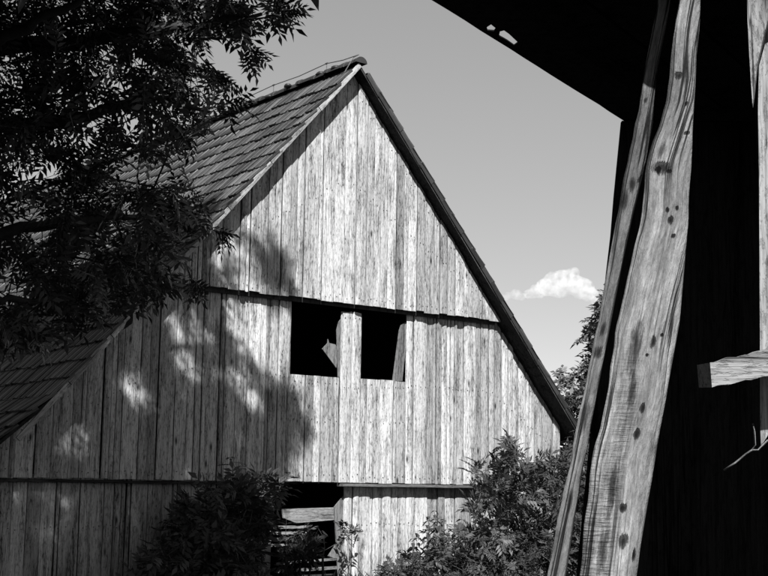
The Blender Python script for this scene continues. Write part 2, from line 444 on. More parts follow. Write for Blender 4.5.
# what fills the lower opening
loose([(282, 509), (345, 507), (345, 519), (296, 523), (283, 518)], .16, 'cross_plank', .03, M_PLANKX)
loose([(334, 507), (343, 496), (346, 495), (346, 578), (338, 578)], .12, 'loose_board')
loose([(328, 556), (335, 545), (338, 549), (337, 559)], .14, 'loose_board')
for i in range(4):
    y = 526 + i * 6.0
    loose([(268, y), (306, y - .6), (306, y + 2.2), (268, y + 2.8)], .2, 'louvre_slat', .03, M_PLANKX)
loose([(276, 562.5), (338, 557.5), (338, 560), (276, 565)], .13, 'cross_rail', .03, M_PLANKX)
loose([(276, 570), (338, 566), (338, 569), (276, 573)], .15, 'cross_rail', .03, M_PLANKX)
tag(nails.build('nail_heads', M_WIRE, gable), kind='stuff')
# other walls
def slabwall(name, pts, d, mat):
    n = len(pts); v = [Vector(p) for p in pts] + [Vector(p) + Vector(d) for p in pts]
    f = [tuple(range(n)), tuple(range(2*n-1, n-1, -1))] + [(i, n+i, n+(i+1) % n, (i+1) % n) for i in range(n)]
    return mesh_obj(name, v, f, mat, barn)
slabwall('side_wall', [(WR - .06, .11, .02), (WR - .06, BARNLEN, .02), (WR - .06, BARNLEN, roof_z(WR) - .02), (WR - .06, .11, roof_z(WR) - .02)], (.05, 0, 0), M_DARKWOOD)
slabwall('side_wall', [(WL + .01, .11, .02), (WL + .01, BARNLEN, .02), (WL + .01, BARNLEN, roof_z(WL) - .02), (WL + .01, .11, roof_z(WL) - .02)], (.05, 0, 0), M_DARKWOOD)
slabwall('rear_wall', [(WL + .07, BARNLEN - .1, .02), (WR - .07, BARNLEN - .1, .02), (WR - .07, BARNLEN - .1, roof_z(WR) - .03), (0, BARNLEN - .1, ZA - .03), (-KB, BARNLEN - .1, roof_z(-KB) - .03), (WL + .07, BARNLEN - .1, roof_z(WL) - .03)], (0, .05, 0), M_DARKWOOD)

# roof deck: one folded sheet of boards with thickness
UE_L, UE_R = -6.35, 5.02
def profile(side):
    """points (u, z) from ridge to eave of the deck underside"""
    return [(0, ZA), (UE_R, roof_z(UE_R))] if side > 0 else [(0, ZA), (-KB, roof_z(-KB)), (UE_L, roof_z(UE_L))]
prof = [(UE_L, roof_z(UE_L)), (-KB, roof_z(-KB)), (0, ZA), (UE_R, roof_z(UE_R))]
v = []; 
for y in (-OH, BARNLEN + .2):
    for u, z in prof: v.append((u, y, z))
    for u, z in prof: v.append((u, y, z + .055))
f = []
for i in range(3):
    f += [(i, i+1, 8+i+1, 8+i), (4+i, 8+4+i, 8+5+i, 5+i), (i, 4+i, 5+i, i+1), (8+i, 8+i+1, 8+5+i, 8+4+i)]
f += [(0, 8, 12, 4), (3, 7, 15, 11)]
roof = mesh_obj('roof', v, f, M_DARKX, barn)
# purlin ends and verge boards
def slope_frame(side, s):
    """(u, z, tangent down the slope, outward normal) at slope length s from the ridge, on top of the deck"""
    pr = profile(side); off = .055
    for (u0, z0), (u1, z1) in zip(pr, pr[1:]):
        L = math.hypot(u1 - u0, z1 - z0)
        if s <= L or (u1, z1) == pr[-1]:
            t = s / L; tu, tz = (u1 - u0) / L, (z1 - z0) / L
            nu, nz_ = (-tz, tu) if side > 0 else (tz, -tu)
            return u0 + (u1 - u0) * t, z0 + (z1 - z0) * t + off, Vector((tu, 0, tz)), Vector((nu, 0, nz_))
        s -= L
def slope_len(side):
    pr = profile(side); return sum(math.hypot(b[0]-a[0], b[1]-a[1]) for a, b in zip(pr, pr[1:]))
# left verge: pale boards end to end; right: one thin strip
def verge(side, s0, s1, y0, y1, lo, hi, mat, name='verge_board'):
    u0, z0, t, n = slope_frame(side, s0); P0 = Vector((u0, 0, z0)); P1 = P0 + t * (s1 - s0)
    v = []
    for P in (P0, P1):
        for y, h in ((y0, lo), (y1, lo), (y1, hi), (y0, hi)): q = P + n * h; v.append((q.x, y, q.z))
    ctr = sum((Vector(p) for p in v), Vector()) / 8
    X = t; Z = n; Y = Z.cross(X)
    Mx = Matrix((X, Y, Z)).transposed().to_4x4(); Mx.translation = ctr; inv = Mx.inverted()
    o = mesh_obj(name, [inv @ Vector(p) for p in v], [(0,1,2,3),(7,6,5,4),(0,4,5,1),(1,5,6,2),(2,6,7,3),(3,7,4,0)], mat, roof)
    o.matrix_local = Mx
    return o
s = .03
LL, LR = slope_len(-1), slope_len(1)
for L_ in (1.15, 1.3, 1.05, 1.45, 1.2, 1.15, 1.0):
    e = min(s + L_, LL - .02)
    if s < 7.05 < e: e = 7.05
    verge(-1, s, e - .012, -OH - .034, -OH - .004, -.052 + random.uniform(-.008, .006), .018 + random.uniform(-.006, .01), M_VERGE)
    s = e
    if s > LL - .1: break
for a, b in ((.03, 3.1), (3.11, 5.6), (5.61, LR - .02)):
    verge(1, a, b, -OH - .020, -OH - .004, -.052, -.044, M_STRIP, 'verge_strip')

# tiles
TWID, TEXP, TLEN = .205, .335, .40
px_ = [0, .018, .032, .088, .098, .108, .172, .205]; hz_ = [.016, .016, .002, 0, .009, 0, .001, .008]
def tile_geo():
    v, f = [], []; n = len(px_)
    for d in (0, TLEN):
        tilt = .004 + .036 * d / TLEN
        for x, h in zip(px_, hz_): v.append((x, d, tilt + h + .012))
    for x, h in zip(px_, hz_): v.append((x, TLEN, .040 + h - .016))          # front lip
    for i in range(n - 1):
        f.append((i, n + i, n + i + 1, i + 1)); f.append((n + i, 2*n + i, 2*n + i + 1, n + i + 1))
    b = len(v)                                                                # side skirts
    v += [(px_[0], 0, 0), (px_[-1], 0, 0)]
    f += [(0, b, 2*n, n), (n - 1, 2*n - 1, 3*n - 1, b + 1)]
    return v, f
TV, TF = tile_geo()
tmesh = bpy.data.meshes.new('roof_tile'); tmesh.from_pydata(TV, [], TF); tmesh.update(); tmesh.materials.append(M_TILE)
def tile_matrix(side, s, y, jit=1.0):
    u, z, t, n = slope_frame(side, s)
    X = Vector((0, 1, 0)); Yv = t; Zv = n
    if side > 0: pass
    a = random.gauss(0, .008) * jit
    if X.cross(Yv).dot(Zv) < 0: X = -X; y = y + TWID
    Mx = Matrix((X, Yv, Zv)).transposed().to_4x4()
    Mx = Mx @ Matrix.Rotation(a, 4, 'Z') @ Matrix.Rotation(random.gauss(0, .012) * jit, 4, 'X')
    Mx.translation = Vector((u, y, z)) + n * random.uniform(0, .006) + t * (random.gauss(0, .010) + (random.uniform(.02, .06) if random.random() < .04 else 0))
    return Mx
singles, rest = [], []
for side, L in ((-1, LL), (1, LR)):
    nrow = int((L - .02) / TEXP); ncol = int((BARNLEN + .45) / TWID)
    s_start = L + .03 - nrow * TEXP - (TLEN - TEXP) + 0
    for r in range(nrow):
        for c in range(ncol):
            sh = random.gauss(0, .004)
            m4 = tile_matrix(side, s_start + r * TEXP, -OH - .045 + c * TWID + sh)
            if (side > 0 and c == 0) or (side < 0 and c < 12 and len(singles) < 276): singles.append(m4)
            else: rest.append(m4)
fl = MB(); fl.box(.0, .016, .02, TLEN, -.042, .045)
fmesh = bpy.data.meshes.new('verge_tile_edge'); fmesh.from_pydata(fl.v, [], fl.f); fmesh.update(); fmesh.materials.append(M_RIDGE)
fl.v = [(x + TWID - .016, y, z) for x, y, z in fl.v]
fmesh2 = bpy.data.meshes.new('verge_tile_edge'); fmesh2.from_pydata(fl.v, [], fl.f); fmesh2.update(); fmesh2.materials.append(M_RIDGE)
for m4 in singles:
    o = bpy.data.objects.new('roof_tile', tmesh); COL.objects.link(o); o.parent = roof; o.matrix_local = m4
    if m4.to_3x3().col[1].x > 0:          # right slope: the outer tile turns down over the verge
        e = bpy.data.objects.new('verge_edge', fmesh2 if m4.to_3x3().col[0].y < 0 else fmesh); COL.objects.link(e); e.parent = o
tv = np.array(TV); VV, FF = [], []
ntv = len(TV); MS = np.array([[list(r) for r in m] for m in rest])
VV = (np.einsum('nij,kj->nki', MS[:, :3, :3], tv) + MS[:, None, :3, 3]).reshape(-1, 3)
FF = (np.array(TF)[None] + (np.arange(len(rest)) * ntv)[:, None, None]).reshape(-1, 4)
tag(np_obj('roof_tiles', VV, FF, M_TILE, roof), kind='stuff')
# ridge caps
rl = .40
rv, rf = [], []
for j, (y, r) in enumerate(((0, .105), (rl * .85, .098), (rl * .86, .11), (rl + .03, .112))):
    for k in range(9):
        a = math.pi * (k / 8) ; rv.append((-r * math.cos(a) * 1.05, y, r * math.sin(a) * .95 - .03))
for j in range(3):
    for k in range(8): rf.append((j*9+k, j*9+k+1, (j+1)*9+k+1, (j+1)*9+k))
rf.append(tuple(range(9))); rf.append(tuple(27 + k for k in range(8, -1, -1)))
rmesh = bpy.data.meshes.new('ridge_tile'); rmesh.from_pydata(rv, [], rf); rmesh.update(); rmesh.materials.append(M_RIDGE)
for i in range(int((BARNLEN + .3) / rl)):
    o = bpy.data.objects.new('ridge_tile', rmesh); COL.objects.link(o); o.parent = roof
    o.location = (random.gauss(0, .008), -OH - .06 + i * rl, ZA + .066 + random.uniform(-.012, .016))
    o.rotation_euler = (random.gauss(0, .02), random.gauss(0, .04), random.gauss(0, .02))
# mortar and moss cushions bedded along the ridge
mv = MB()
for i in range(150):
    y = random.uniform(-.2, BARNLEN); sd = random.choice((-1, 1)); r = random.uniform(.025, .07)
    c = Vector((sd * random.uniform(.04, .12), y, ZA + .07 + random.uniform(-.05, .06)))
    pts = []
    for a, zz in ((0, -1), (1, -.4), (1, .5), (0, 1)):
        pts.append((a, zz))
    vv = [c + Vector((0, 0, -r * .6))]; ff = []
    for ri, (zz, rr) in enumerate(((-.3, 1), (.35, .8))):
        for k in range(7):
            an = 2 * math.pi * k / 7; q = r * rr * random.uniform(.75, 1.2)
            vv.append(c + Vector((q * math.cos(an), 1.5 * q * math.sin(an), r * zz * .9)))
    vv.append(c + Vector((0, 0, r * .6)))
    for k in range(7):
        k2 = (k + 1) % 7; ff += [(0, 1 + k2, 1 + k), (1 + k, 1 + k2, 8 + k2, 8 + k), (8 + k, 8 + k2, 15)]
    mv.add(vv, ff)
tag(mv.build('ridge_moss', M_RIDGE, roof, True), kind='stuff')
# lightning conductor along the ridge
lw = MB(); pts = []
zt_ = ZA + .20
hold = [.55 + 1.55 * i for i in range(11)]
pts = [(-.30, -OH - .02, ZA - .16), (-.16, -OH - .05, ZA + .10), (0, -OH + .02, ZA + .20), (0, .1, ZA + .215)]
for i, h in enumerate(hold):
    pts.append((0, h, ZA + .27)); 
    if i < len(hold) - 1: pts.append((0, h + .78, ZA + .245))
lw.tube(pts, .008, 5)
wire = lw.build('lightning_conductor', M_WIRE, roof)
for h in hold:
    m = MB(); m.tube([(0, h, ZA + .14), (0, h, ZA + .275)], .007, 5); m.tube([(0, h - .03, ZA + .272), (0, h + .03, ZA + .272)], .014, 6)
    m.build('holder', M_WIRE, wire)

# ------------------------------------------------------------------ leaves
def leaf_template(pairs, length, ll, lw, term=True, start=.25, droop=.35, rach=.003):
    v, f = [], []
    def leaflet(base, d, n, L, W):
        d = Vector(d).normalized(); n = Vector(n).normalized(); sd = n.cross(d)
        b = len(v)
        b0 = Vector(base)
        v.extend([b0, b0 + d * (L * .45) + sd * (W * .5) + n * (L * .05), b0 + d * L - n * (L * .10), b0 + d * (L * .45) - sd * (W * .5) + n * (L * .05)])
        f.append((b, b + 1, b + 2, b + 3))
    for i in range(pairs):
        t = start + (1 - start) * (i + .3) / pairs; x = length * t; z = -droop * length * t * t
        for sd in (-1, 1):
            k = 1.0 - .25 * abs(t - .6)
            leaflet((x, 0, z), (.55, sd, -.25), (0.15 * sd, -.2 * sd, 1), ll * k, lw * k)
    if term: leaflet((length, 0, -droop * length), (1, 0, -.5), (.4, 0, 1), ll * 1.1, lw * 1.1)
    b = len(v)
    v.extend([Vector((0, -rach, 0)), Vector((0, rach, 0)), Vector((length, rach * .5, -droop * length)), Vector((length, -rach * .5, -droop * length))])
    f.append((b, b + 1, b + 2, b + 3))
    return np.array([tuple(p) for p in v]), np.array(f)
class Leaves:
    def __init__(s, tmpl): s.tv, s.tf = tmpl; s.P = []; s.D = []; s.N = []; s.S = []
    def add(s, p, d, n, sc):
        s.P.append(tuple(p)); s.D.append(tuple(d)); s.N.append(tuple(n)); s.S.append(sc)
    def build(s, name, mat, parent):
        P, D, N, S = (np.array(a, dtype=float) for a in (s.P, s.D, s.N, s.S))
        D /= np.linalg.norm(D, axis=1, keepdims=True) + 1e-9
        Y = np.cross(N, D); Y /= np.linalg.norm(Y, axis=1, keepdims=True) + 1e-9
        Z = np.cross(D, Y)
        tv = s.tv
        jit = rng.normal(0, .012, (len(P),) + tv.shape)
        L = tv[None] + jit * np.abs(tv).max() * .6
        V = (L[..., 0:1] * D[:, None] + L[..., 1:2] * Y[:, None] + L[..., 2:3] * Z[:, None]) * S[:, None, None] + P[:, None]
        k = len(tv); Fq = (s.tf[None] + (np.arange(len(P)) * k)[:, None, None]).reshape(-1, 4)
        return np_obj(name, V.reshape(-1, 3), Fq, mat, parent)
def rv3(a=1.0): return Vector((random.gauss(0, a), random.gauss(0, a), random.gauss(0, a)))
def sprig(lv, tw, base, d, L, n, sc, ok=None, rad=.006, up=.6):
    """a leafy twig: leaves set alternately along it and a tuft at the tip"""
    d = d.normalized(); pts = [base + d * (L * t) + Vector((0, 0, -.12 * L * t * t)) for t in (0, .35, .7, 1)]
    tmax = 0
    for i in range(n):
        t = .2 + .8 * (i + random.random()) / n; q = base + d * (L * t) + Vector((0, 0, -.12 * L * t * t))
        dd = (d * (.25 + .8 * t) + rv3(.62)).normalized()
        if ok and not ok(q + dd * .12): continue
        tmax = max(tmax, t)
        lv.add(q, dd, Vector((0, 0, up)) + rv3(.42) + SUN * .25, sc * random.uniform(.55, 1.25))
    if tmax > .3: tw.tube([base + (p - base) * tmax for p in pts], [rad, rad * .8, rad * .6, rad * .35], 4, False)

# ------------------------------------------------------------------ big ash tree at the left
ash = empty('ash_tree', (-5.9, 10.6, 0)); tag(ash, 'large dark leafy ash tree overhanging the barn roof at the left', 'tree')
AO = Vector((-5.9, 10.6, 0))
ashmask = [(-60, -20), (287, -20), (286, 15), (262, 26), (214, 44), (196, 52), (221, 75), (219, 90), (230, 103), (218, 118), (206, 141), (160, 152), (120, 160), (110, 168), (112, 182), (190, 184), (210, 200), (217, 230), (200, 262), (182, 288), (131, 302), (92, 322), (62, 327), (20, 352), (-60, 356)]
gaps = [(141, 61, 10, 8), (168, 19, 9, 8), (27, 36, 10, 8), (130, 120, 15, 9), (82, 153, 11, 8), (98, 163, 12, 5), (23, 176, 11, 9), (187, 42, 8, 5), (59, 107, 6, 5), (107, 6, 7, 4), (22, 226, 27, 13), (9, 284, 18, 17), (150, 168, 40, 8), (205, 130, 5, 5), (52, 60, 5, 6), (230, 40, 8, 8), (115, 85, 5, 5), (175, 100, 6, 5)]
def ash_ok(p):
    q = project(p)
    if q is None: return True
    x, y = q
    if x > 330 or y < -25 or x < -30: return x < 300 or y < -40
    if not in_poly(x, y, ashmask): return False
    for gx, gy, a, b in gaps:
        if ((x - gx) / a) ** 2 + ((y - gy) / b) ** 2 < 1: return False
    return True
# where the crown's shade falls on the gable (pixels on the wall) and the sun flecks in it
shade = [(-80, 230), (150, 230), (214, 212), (240, 240), (236, 284), (214, 300), (222, 330), (240, 355), (262, 372), (278, 396), (292, 420), (286, 466), (246, 498), (226, 600), (-80, 600)]
spots = [(272, 268, 15, 16), (285, 405, 7, 14)]
flecks = [(200, 342, 10, 10), (180, 348, 12, 10), (128, 376, 15, 9), (75, 432, 9, 8), (222, 258, 12, 16), (205, 250, 8, 14), (172, 318, 6, 12), (158, 300, 6, 6), (140, 402, 6, 5), (238, 380, 6, 8), (62, 490, 6, 6), (8, 492, 8, 10), (130, 520, 5, 6), (190, 380, 8, 5), (212, 305, 7, 5), (100, 372, 7, 5), (66, 446, 5, 6), (30, 470, 6, 5), (185, 470, 5, 8), (240, 440, 4, 10), (255, 400, 6, 8)]
def shades(p):
    """does a leaf at p throw its shadow where the photograph shows shade"""
    cl = p - SUN * ((p.y - 11.6) / SUN.y); cq = project(cl)      # the sunlit clump over the verge
    if cq and ((cq[0] - 188) / 40) ** 2 + ((cq[1] - 226) / 46) ** 2 < 1: return False
    pl = BINV @ p; sd = BINV.to_3x3() @ SUN
    k = pl.y / sd.y                        # to the plane y = 0
    w_ = pl - sd * k
    if w_.z > roof_z(w_.x) + .1:             # meets the roof instead
        Q = p
        n = Vector((-math.sin(math.atan(T)), 0, math.cos(math.atan(T))))
        dist = (pl - Vector((0, 0, ZA))).dot(n) / sd.dot(n)
        q = barn_world(pl - sd * dist)
        pr = project(q)
        if pr is None: return True
        x, y = pr
        if pl.y - sd.y * dist < -OH - .1: return True
        if x < 50 and 205 < y < 305: return False
        return x < 150 and y > 190 or (y > 178 + (225 - x) * .1 and x < 226)
    if w_.z < 0: return True
    x, y = project(barn_world(w_))
    for gx, gy, a, b in flecks:
        if ((x - gx) / (a + 7)) ** 2 + ((y - gy) / (b + 7)) ** 2 < 1: return False
    for gx, gy, a, b in spots:
        if ((x - gx) / a) ** 2 + ((y - gy) / b) ** 2 < 1: return True
    return in_poly(x, y, shade)
BW = BINV.inverted()
def barn_world(p): return BW @ p

tk = MB(); br = MB(); tw = MB()
tk.tube([AO + Vector(p) for p in ((0, 0, -.1), (.02, .02, .5), (.1, .05, 1.6), (.05, .15, 3.0), (-.1, .2, 4.6), (.05, .3, 6.5), (.3, .5, 8.6), (.5, .6, 10.8), (.6, .7, 12.6))], [.42, .33, .29, .27, .24, .20, .15, .09, .03], 12)
limbs = []
def limb(pts, r0):
    P = [Vector(p) for p in pts]; fine = []
    for i in range(len(P) - 1):
        for k in range(5):
            t = k / 5; p0 = P[max(i-1, 0)]; p1 = P[i]; p2 = P[i+1]; p3 = P[min(i+2, len(P)-1)]
            fine.append(.5 * ((2*p1) + (p2 - p0) * t + (2*p0 - 5*p1 + 4*p2 - p3) * t*t + (3*p1 - p0 - 3*p2 + p3) * t**3) + rv3(.015))
    fine.append(P[-1]); n = len(fine)
    br.tube(fine, [r0 * (1 - .85 * i / (n - 1)) for i in range(n)], 7)
    limbs.extend(fine)
limb([AO + Vector((0, .2, 4.2)), at(-60, 60, 10.6), at(90, 40, 10.4), at(190, 25, 10.3), at(262, 14, 10.2)], .10)
limb([AO + Vector((0, .2, 3.8)), at(-60, 140, 10.8), at(70, 120, 10.6), at(150, 100, 10.8), at(210, 112, 11.2)], .09)
limb([AO + Vector((0, .15, 3.0)), at(-60, 250, 10.5), at(40, 225, 10.8), at(130, 215, 11.4), at(196, 232, 11.8)], .08)
limb([AO + Vector((0, .15, 2.8)), at(-50, 300, 10.2), at(20, 300, 10.3), at(75, 300, 10.8)], .06)
limb([AO + Vector((0, .2, 3.6)), at(-30, 60, 9.5), at(60, 10, 9.3), at(130, -30, 9.2)], .07)
for tip, r0, z0 in (((-1.6, 9.5, 9.0), .12, 5.5), ((-1.9, 12.0, 10.5), .12, 6.5), ((-3.2, 7.5, 9.5), .11, 6.0), ((-3.4, 13.2, 9.0), .11, 5.6), ((-7.5, 8.0, 9.5), .11, 6.2), ((-8.6, 12.0, 9.0), .11, 5.8), ((-5.0, 11.0, 13.2), .08, 9.5), ((-2.6, 10.2, 12.0), .09, 8.0), ((-9.2, 10.0, 7.0), .1, 5.0), ((-6.5, 7.0, 7.0), .1, 4.8), ((-5.0, 14.5, 8.0), .1, 5.2)):
    t = Vector(tip); b = Vector((AO.x + .1, AO.y + .2, z0))
    limb([b, b.lerp(t, .35) + Vector((0, 0, .5)), b.lerp(t, .7) + Vector((0, 0, .35)), t], r0)
NODES = np.zeros((9000, 3)); NN = len(limbs); NODES[:NN] = [tuple(p) for p in limbs]
def nearest_limb(p, grow=None):
    d = NODES[:NN] - np.array(tuple(p)); d[:, 2] *= .8
    return Vector(NODES[int((d ** 2).sum(1).argmin())])
def grow(p):
    global NN
    if NN < len(NODES): NODES[NN] = tuple(p); NN += 1
ASHT = leaf_template(4, .235, .098, .036, droop=.3)
lv = Leaves(ASHT)
cnt = 0; tries = 0
while cnt < 275 and tries < 20000:            # the hanging lower sprays
    tries += 1
    px, py = random.uniform(-60, 285), random.uniform(-25, 350)
    if not in_poly(px, py, ashmask): continue
    dep = random.uniform(9.6, 12.0) + (.5 if py > 180 else 0)
    p = at(px, py, dep)
    if not ash_ok(p): continue
    nl = nearest_limb(p)
    d = (p - nl); d = d.normalized() if d.length > .05 else Vector((1, 0, 0))
    d = (d * .7 + Vector((.5, 0, -.15)) + rv3(.45)).normalized()
    base = p - d * .22; grow(p)
    if (base - nl).length > .25:
        mid = base.lerp(nl, .5) + rv3(.05)
        if all((project(q) or (0, 0))[0] < 284 for q in (base, mid)): tw.tube([nl, mid, base], [.008, .007, .005], 4, False)
    sprig(lv, tw, base, d, random.uniform(.35, .55), 11, 1.0, ash_ok); cnt += 1
# single sprays that stick out of the outline
for pix, n in (([(240, 22), (248, 36), (252, 52)], 9), ([(255, 20), (272, 16), (285, 12)], 8), ([(215, 104), (224, 104), (231, 103)], 5), ([(196, 225), (208, 228), (217, 232)], 8), ([(205, 60), (214, 68), (220, 76)], 8), ([(185, 262), (190, 275), (193, 284)], 9)):
    P = [at(x, y, 10.4 if y < 150 else 11.8) for x, y in pix]
    tw.tube(P, [.008, .006, .003], 4, False)
    for i in range(n + 4):
        q = P[0].lerp(P[-1], .45 + .55 * random.random()); d = (P[-1] - P[0]).normalized() + rv3(.5)
        lv.add(q, d, Vector((0, 0, .7)) + rv3(.4), random.uniform(.6, .95))
crown_c = Vector((-5.8, 9.2, 8.2))
cnt = 0; tries = 0
while cnt < 6200 and tries < 260000:           # the crown above, spread wide and low to hold back sky light
    tries += 1
    p = crown_c + Vector((random.uniform(-6, 6), random.uniform(-6, 5.8), random.uniform(-6.2, 6.2)))
    e = ((p.x - crown_c.x) / 6.0) ** 2 + ((p.y - crown_c.y) / 5.9) ** 2 + ((p.z - crown_c.z) / 6.2) ** 2
    if e > 1 or random.random() > .25 + .75 * e: continue
    q = project(p)
    if q and q[1] > -65 and q[0] > -85: continue
    if not shades(p): continue
    nl = nearest_limb(p); d = (p - nl); d = (d.normalized() if d.length > .05 else Vector((0, 0, 1))) + rv3(.4)
    base = p - d.normalized() * .25
    grow(base); tw.tube([nl, base.lerp(nl, .5) + rv3(.05), base], [.010, .008, .006], 3, False)
    sprig(lv, tw, base, d, .55, 13, 1.3, lambda q: shades(q) and ((project(q) or (0, -99))[1] < -50 or (project(q))[0] < -70)); cnt += 1
for gx, gy, a, b in spots:                    # sprays whose shadows stand alone on the boards
    for k in range(9):
        o_ = BINV @ CAM; x, y = gx + random.uniform(-.6, .6) * a, gy + random.uniform(-.6, .6) * b
        u_, z_ = wallpt(x, y, -.1); p = BW @ Vector((u_, -.1, z_)) + SUN * random.uniform(9.5, 11.0)
        nl = nearest_limb(p); d = rv3(1).normalized(); base = p - d * .2; grow(base)
        tw.tube([nl, base.lerp(nl, .5) + rv3(.05), base], [.010, .008, .006], 3, False)
        sprig(lv, tw, base, d, .4, 9, 1.1)
print('ash sprigs', cnt, tries, 'leaves', len(lv.P))
def rebase(mb, name, mat, parent, off, smooth=True):
    mb.v = [tuple(Vector(p) - off) for p in mb.v]; return mb.build(name, mat, parent, smooth)
rebase(tk, 'trunk', M_BARK, ash, AO)
rebase(br, 'limbs', M_BARK, ash, AO); tag(rebase(tw, 'twigs', M_BARK, ash, AO), kind='stuff')
lv.P = [tuple(Vector(p) - AO) for p in lv.P]
tag(lv.build('crown', M_LEAF, ash), kind='stuff')

# ------------------------------------------------------------------ bushes in front of the gable
def gable_depth(px, py, out_):
    """world point on pixel ray at the plane `out_` metres in front of the gable"""
    o = BINV @ CAM; d = BINV.to_3x3() @ ray(px, py); s_ = (-out_ - o.y) / d.y
    return CAM + ray(px, py) * s_
ELDT = leaf_template(3, .20, .125, .050, droop=.35, start=.3, rach=.004)
def bush(name, label, poly, foot_px, outs, n, gaps_=(), sc=1.0, box=None, mat=M_ELDER, tmpl=ELDT, stems=9):
    foot = gable_depth(foot_px, 560, sum(outs) / 2); foot.z = 0
    root = empty(name, foot); tag(root, label, 'bush', 'bushes along the gable')
    lv = Leaves(tmpl); tw = MB(); st = MB()
    xs_ = [p[0] for p in poly]; ys_ = [p[1] for p in poly]
    def ok(p):
        q = project(p)
        if q is None or not in_poly(q[0], q[1], poly): return False
        return all(((q[0] - a) / c) ** 2 + ((q[1] - b) / d_) ** 2 > 1 for a, b, c, d_ in gaps_)
    tips = []
    for i in range(stems):
        for _ in range(200):
            x, y = random.uniform(min(xs_), max(xs_)), random.uniform(min(ys_), min(ys_) + .55 * (max(ys_) - min(ys_)))
            if in_poly(x, y, poly): break
        tip = gable_depth(x, y + 8, random.uniform(*outs)); b = foot + Vector((random.gauss(0, .18), random.gauss(0, .15), 0))
        pts = [b, b.lerp(tip, .4) + Vector((0, 0, .25)) + rv3(.05), b.lerp(tip, .75) + Vector((0, 0, .12)) + rv3(.04), tip]
        st.tube(pts, [.022, .016, .011, .005], 6); tips += [pts[1], pts[2], tip, pts[1].lerp(pts[2], .5), pts[2].lerp(tip, .5)]
    c = 0; tr = 0
    while c < n and tr < n * 60:
        tr += 1
        x, y = random.uniform(min(xs_), max(xs_)), random.uniform(min(ys_), max(ys_) + 60)
        if y < max(ys_) and not in_poly(x, y, poly): continue
        p = gable_depth(x, y, random.uniform(*outs))
        if p.z < .1: continue
        if y < max(ys_) and not ok(p): continue
        t = min(tips, key=lambda q: (q - p).length_squared)
        d = (p - t); d = (d.normalized() if d.length > .05 else Vector((0, 0, 1))) + Vector((0, 0, .3)) + rv3(.4)
        base = p - d.normalized() * .15
        tw.tube([t, base.lerp(t, .5) + rv3(.04), base], [.007, .006, .004], 3, False); tips.append(base)
        sprig(lv, tw, base, d, random.uniform(.25, .4), 8, sc, ok if y < max(ys_) else None, .004); c += 1
    tips = tips[:stems * 5]
    for _ in range(stems * 2):               # long shoots that break the outline
        t0 = random.choice(tips); L = random.uniform(.35, .75); d = Vector((random.gauss(0, .5), random.gauss(0, .4), 1)).normalized()
        q = project(t0 + d * L)
        if q is None or (foot_px < 320 and q[0] > 292) or q[1] < min(ys_) - 14 or q[0] < min(xs_) - 14: continue
        tw.tube([t0, t0 + d * (L * .5) + rv3(.02), t0 + d * L], [.007, .005, .002], 4, False)
        for i in range(7):
            p = t0 + d * (L * (.3 + .7 * i / 6)); a = i * 2.4
            lv.add(p, Vector((math.cos(a), math.sin(a), .35)) + rv3(.15), Vector((0, 0, 1)) + rv3(.3), sc * random.uniform(.55, .9) * (1.1 - .06 * i))
    rebase(st, 'stems', M_BARK, root, foot); tag(rebase(tw, 'twigs', M_STEM, root, foot), kind='stuff')
    lv.P = [tuple(Vector(p) - foot) for p in lv.P]; tag(lv.build('foliage', mat, root), kind='stuff')
    return root
bush('elder_bush', 'sunlit leafy elder bush covering the right corner of the gable',
     [(468, 466), (478, 458), (494, 462), (497, 441), (512, 435), (518, 445), (521, 458), (540, 456), (556, 456), (572, 447), (600, 436), (640, 450), (640, 580), (462, 580), (466, 530), (474, 515), (470, 500), (482, 492)],
     545, (.3, 2.2), 290, [(488, 512, 7, 6), (483, 478, 4, 5)], 1.0, stems=12)
bush('elder_bush', 'dark elder bush in tree shade below the left part of the gable',
     [(120, 590), (140, 566), (158, 548), (163, 528), (178, 520), (184, 496), (198, 502), (206, 482), (222, 488), (232, 474), (244, 484), (258, 471), (268, 483), (280, 478), (282, 492), (268, 506), (274, 520), (262, 532), (268, 590)],
     215, (.3, 2.0), 200, [], 1.05, stems=11)
bush('elder_bush', 'leafy elder spray hanging across the lower dark opening',
     [(280, 590), (278, 548), (292, 532), (306, 524), (330, 520), (350, 521), (364, 530), (352, 541), (334, 541), (318, 550), (306, 566), (312, 590)],
     296, (.25, .7), 26, [], .85, stems=5)
bush('low_shrub', 'low bright shrub in front of the elder, below the gable corner',
     [(368, 590), (380, 566), (396, 560), (410, 550), (424, 556), (436, 540), (452, 526), (476, 535), (500, 530), (530, 545), (560, 540), (575, 590)],
     470, (1.2, 2.6), 120, [(470, 545, 5, 8)], .75, stems=8)

